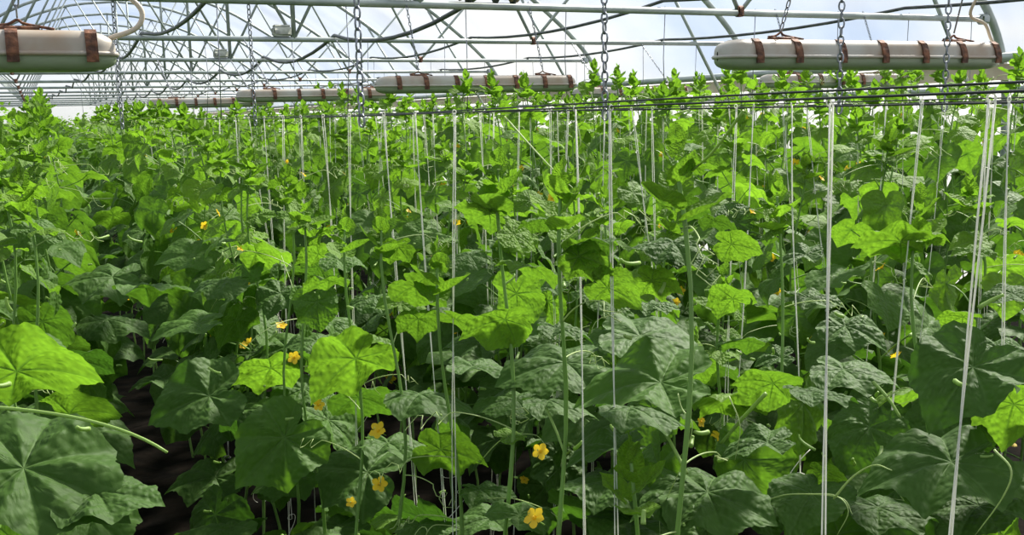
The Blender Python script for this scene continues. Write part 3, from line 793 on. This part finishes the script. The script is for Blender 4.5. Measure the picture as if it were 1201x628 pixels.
def flower(t, P, sz, r_, S=None):
    d = Vector((r_.uniform(-.6, .3), r_.uniform(-.9, -.1), r_.uniform(.1, .8))).normalized()
    q = d.to_track_quat('Z', 'Y').to_matrix().to_4x4(); s = sz * .55
    o = obj('flower', FLOWERS[r_.randrange(4)], t, Matrix.Translation(P) @ q @ Matrix.Diagonal((s, s, s, 1)))
    obj('flower_stalk', CALYX, o)
    if S is not None:
        a = stem_at(S, max(.1, P.z - .05)); inv = o.matrix_local.inverted(); e = P - d * (s * 1.1)
        mb = MB(); tube(mb, [inv @ Vector(x) for x in bez(a, (a + e) / 2 + Vector((0, 0, .02)), e, 6)], 0.0013 / s, 5); mb.build('pedicel', M_PETIOLE, o)
    return o
def make_mid(seed, h):
    r_ = random.Random(seed); t = empty('cucumber_plant'); S = stem_path(r_, h)
    sm = stem_mesh(S); fm = MB()
    for (s, base, B, u, tone) in leaf_specs(r_, h, S, 0.40):
        add_leaf(fm, MID[r_.randrange(len(MID))], B, base, u, tone); tube(sm, petiole_pts(s, base, B, 5), 0.0027 if u > .09 else .0017, 4, cap=False)
    shoot_tip(fm, r_, stem_at(S, h), 1.1)
    sm.build('stem', M_STEM, t); fm.build('foliage', M_LEAF, t, True)
    for k in range(6):
        td = MB(); tube(td, tendril_pts(r_, stem_at(S, r_.uniform(.6, .98) * h), r_.uniform(.1, .25)), 0.0012, 4, cap=False); td.build('tendril', M_TENDRIL, t)
    for k in range(seed % 3 + 1):
        a = r_.uniform(0, 6.28); flower(t, stem_at(S, r_.uniform(.45, .85) * h) + Vector((.05 * math.cos(a), .05 * math.sin(a), 0)), 0.034, r_)
    return t

def label_plant(o, p, hflow):
    row = ROWNAME[p.row]; d = math.hypot(p.x, p.y)
    fl = 'yellow-flowered ' if hflow else ''
    h = 'small' if p.k > 13 else 'short' if p.h < 1.2 else 'tall' if p.h > 1.6 else 'mid-height'
    lab = f'{h} {fl}cucumber plant, {ORD[p.k]} from the camera in the {row}'
    tag(o, lab, 'cucumber plant', f'cucumber plants in the {row}')
protos = [make_mid(500 + i, 1.66) for i in range(10)]
used = [False] * 10
for q in protos:
    KIDS[q.name] = list(q.children)
    for c in KIDS[q.name]: KIDS[c.name] = list(c.children)
for i, p in enumerate(plants):
    if p.near: o = build_near(p, i); n = len(p.hflowers)
    else:
        j = R.randrange(10) if all(used) else used.index(False)
        o = protos[j] if not used[j] else copy_tree(protos[j]); used[j] = True
        f = p.h / 1.66; o.location = (p.x, p.y, 0); o.rotation_euler = (0, 0, R.uniform(0, 6.28)); o.scale = (1, 1, f)
        n = j % 3 + 1
        for (P, sz) in p.hflowers:
            q = (Matrix.Translation(o.location) @ o.rotation_euler.to_matrix().to_4x4() @ Matrix.Diagonal((1, 1, f, 1))).inverted() @ P
            flower(o, q, sz, R)
    label_plant(o, p, n)
    p.obj = o

# long tendril-like runner reaching over the path from the left row
left = [p for p in plants if p.row == 0][0]
A0, A1 = at_depth(2, 455, 1.35), at_depth(196, 531, 1.25)
O = Vector((left.x, left.y, 0))
mb = MB(); tube(mb, [q - np.array(tuple(O)) for q in bez(A0 + Vector((-.12, .05, -.02)), at_depth(110, 472, 1.28), A1, 16)], np.linspace(.0026, .0018, 16), 6); mb.build('leaf_stalk', M_PETIOLE, left.obj)

# tendrils and stalks that stand out in front of the leaves; each belongs to the nearest plant
STANDOUT = [([(592, 137), (640, 190), (688, 236)], .72, .0015, 0), ([(872, 130), (838, 176), (812, 200)], .72, .0018, 1), ([(676, 142), (681, 168), (675, 180), (686, 192), (676, 214), (680, 232)], .74, .0010, 0),
 ([(978, 585), (1000, 560), (1025, 546), (1046, 552)], .95, .0017, 0), ([(1166, 528), (1186, 552), (1176, 584), (1144, 628)], 1.1, .0017, 0), ([(902, 586), (930, 580), (985, 584), (1000, 604)], .98, .0013, 0),
 ([(945, 580), (980, 582), (995, 600), (982, 628)], .97, .0012, 0), ([(562, 586), (600, 585), (640, 598), (660, 612)], .74, .0014, 0), ([(898, 462), (872, 490), (846, 520)], .92, .0030, 1), ([(766, 488), (784, 515), (806, 556)], .80, .0032, 1),
 ([(420, 404), (385, 470), (372, 520)], .62, .0014, 0), ([(245, 385), (272, 398), (292, 410)], .5, .0026, 1), ([(640, 478), (652, 505), (662, 532)], .76, .0028, 1), ([(1024, 448), (1042, 468), (1056, 490)], 1.25, .0030, 1),
 ([(225, 420), (235, 390), (252, 355), (262, 345)], .45, .0010, 0), ([(855, 465), (868, 500), (862, 540)], .9, .0012, 0), ([(795, 462), (800, 480), (812, 500), (800, 545), (776, 600), (774, 628)], .82, .0012, 0),
 ([(1040, 466), (1062, 455), (1078, 466), (1050, 476)], 1.2, .0010, 0), ([(330, 300), (345, 345), (352, 400), (340, 430)], .6, .0010, 0), ([(560, 545), (590, 515), (625, 510), (640, 522)], .75, .0010, 0), ([(540, 250), (525, 285), (505, 300), (490, 296)], .72, .0010, 0)]
for pts, X, r, kind in STANDOUT:
    P = [on_x(x, y, X) for x, y in pts]; m = P[len(P) // 2]
    p = min((p for p in plants if p.near and p.h > m.z - .1), key=lambda p: math.hypot(p.x - m.x, p.y - m.y))
    O = np.array((p.x, p.y, 0.0)); C = catmull([np.array(tuple(q)) - O for q in P], 6)
    mb = MB(); tube(mb, C, np.linspace(r, r * (.8 if kind else .35), len(C)), 6); mb.build('leaf_stalk' if kind else 'tendril', M_PETIOLE if kind else M_TENDRIL, p.obj)

# ------------------------------------------------------------------ twines
def twine_mesh(seed, L, dx, dy, curly=True):
    """two strands from the wire (origin) down to L below, ending dx,dy away; a slack curl at the foot"""
    r_ = random.Random(seed); mb = MB()
    for s in (-1, 1):
        pts = []; n = 16; w = r_.uniform(.0005, .0028)
        for i in range(n):
            t = i / (n - 1); pts.append((dx * t + s * w * t + 0.003 * math.sin(t * 9 + s + seed), dy * t + 0.003 * math.cos(t * 7 + seed), -L * t))
        tube(mb, pts, 0.0010, 5)
    tube(mb, [(0.0035 * math.cos(a), 0, 0.001 + 0.004 * math.sin(a)) for a in np.linspace(0, 6.28, 9)], .0010, 4, cap=False)
    if curly:
        e = np.array((dx, dy, -L)); pts = [e + np.array((.05 * math.sin(t * 9 + seed) * t ** .6 + .03 * t, .045 * math.cos(t * 8) * t, .10 * t * math.sin(t * 6 + seed * .3) - .04 * t)) for t in np.linspace(0, 1, 60)]
        tube(mb, [e + np.array((0, 0, .02))] + pts, .0010, 4)
    return mb.mesh('string', M_TWINE)
TW = [twine_mesh(i, L, R.uniform(-.07, .07), R.uniform(-.08, .08)) for i, L in enumerate([1.5, 1.45, 1.52, 1.40, 0.75, 0.62, 0.9, 1.5])]
count = {}
for p in plants:
    if p.row == 0: continue
    if p.row == 1 and p.k in (2, 5): continue
    for s in range(2 if (2 <= p.row <= 5 and p.k % 2 == 0 and p.k < 16) else 1):
        k = count.get(p.row, 0); count[p.row] = k + 1
        o = bpy.data.objects.new('twine', TW[R.randrange(8) if s or p.row > 1 or p.k > 9 else R.choice((0, 1, 2, 3, 7))]); COL.objects.link(o)
        o.location = (ROWS[p.row] + 0.012 * math.sin(p.y * 1.7 + p.row), p.y + (0.11 if s else R.uniform(-.02, .02)), WIRE_Z - 0.002); o.rotation_euler = (0, 0, R.uniform(-.7, .7) + R.choice((0, 3.14)))
        lab = f'white twine on the wire, {ORD[k]} from the camera in the {ROWNAME[p.row]}'
        tag(o, lab, 'twine', f'white twines over the {ROWNAME[p.row]}')

# ------------------------------------------------------------------ the crop beyond the individual plants: too far and too dense to count, plus unseen left rows added for shade
fm = MB(); r_ = random.Random(77)
VL, FL = [], []
for i, x in enumerate([-1.75, -1.05] + ROWS):  # first two rows are out of view, added to shade the path
    y = 10.9 if x > -.6 else -1.0
    if i == 2: y = 9.4
    if i == 3: y = 9.9
    while y < 42:
        h = r_.uniform(1.55, 1.82); z = h; 
        while z > 0.75:
            a = r_.uniform(0, 6.28); top = h - z; u = float(np.interp(top, [0, .2, .5], [.04, .085, .125])) * r_.uniform(.8, 1.2)
            pit = r_.uniform(-.9, .3) if top > .12 else r_.uniform(0, 1.2)
            td = Vector((math.cos(a) * math.cos(pit), math.sin(a) * math.cos(pit), math.sin(pit))); n = Vector((-math.cos(a) * math.sin(pit), -math.sin(a) * math.sin(pit), math.cos(pit)))
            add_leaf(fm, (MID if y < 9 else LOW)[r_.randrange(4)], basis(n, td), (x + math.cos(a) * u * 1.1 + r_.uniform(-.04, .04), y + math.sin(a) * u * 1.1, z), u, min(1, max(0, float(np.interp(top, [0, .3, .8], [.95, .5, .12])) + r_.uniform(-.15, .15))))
            z -= r_.uniform(.05, .09)
        y += 0.45 if y < 20 else 0.6
tag(fm.build('distant_and_shading_crop', M_LEAF, leafy=True), 'mass of distant cucumber foliage towards the far end, plus unseen left rows added for shade', 'crop', None, 'stuff')
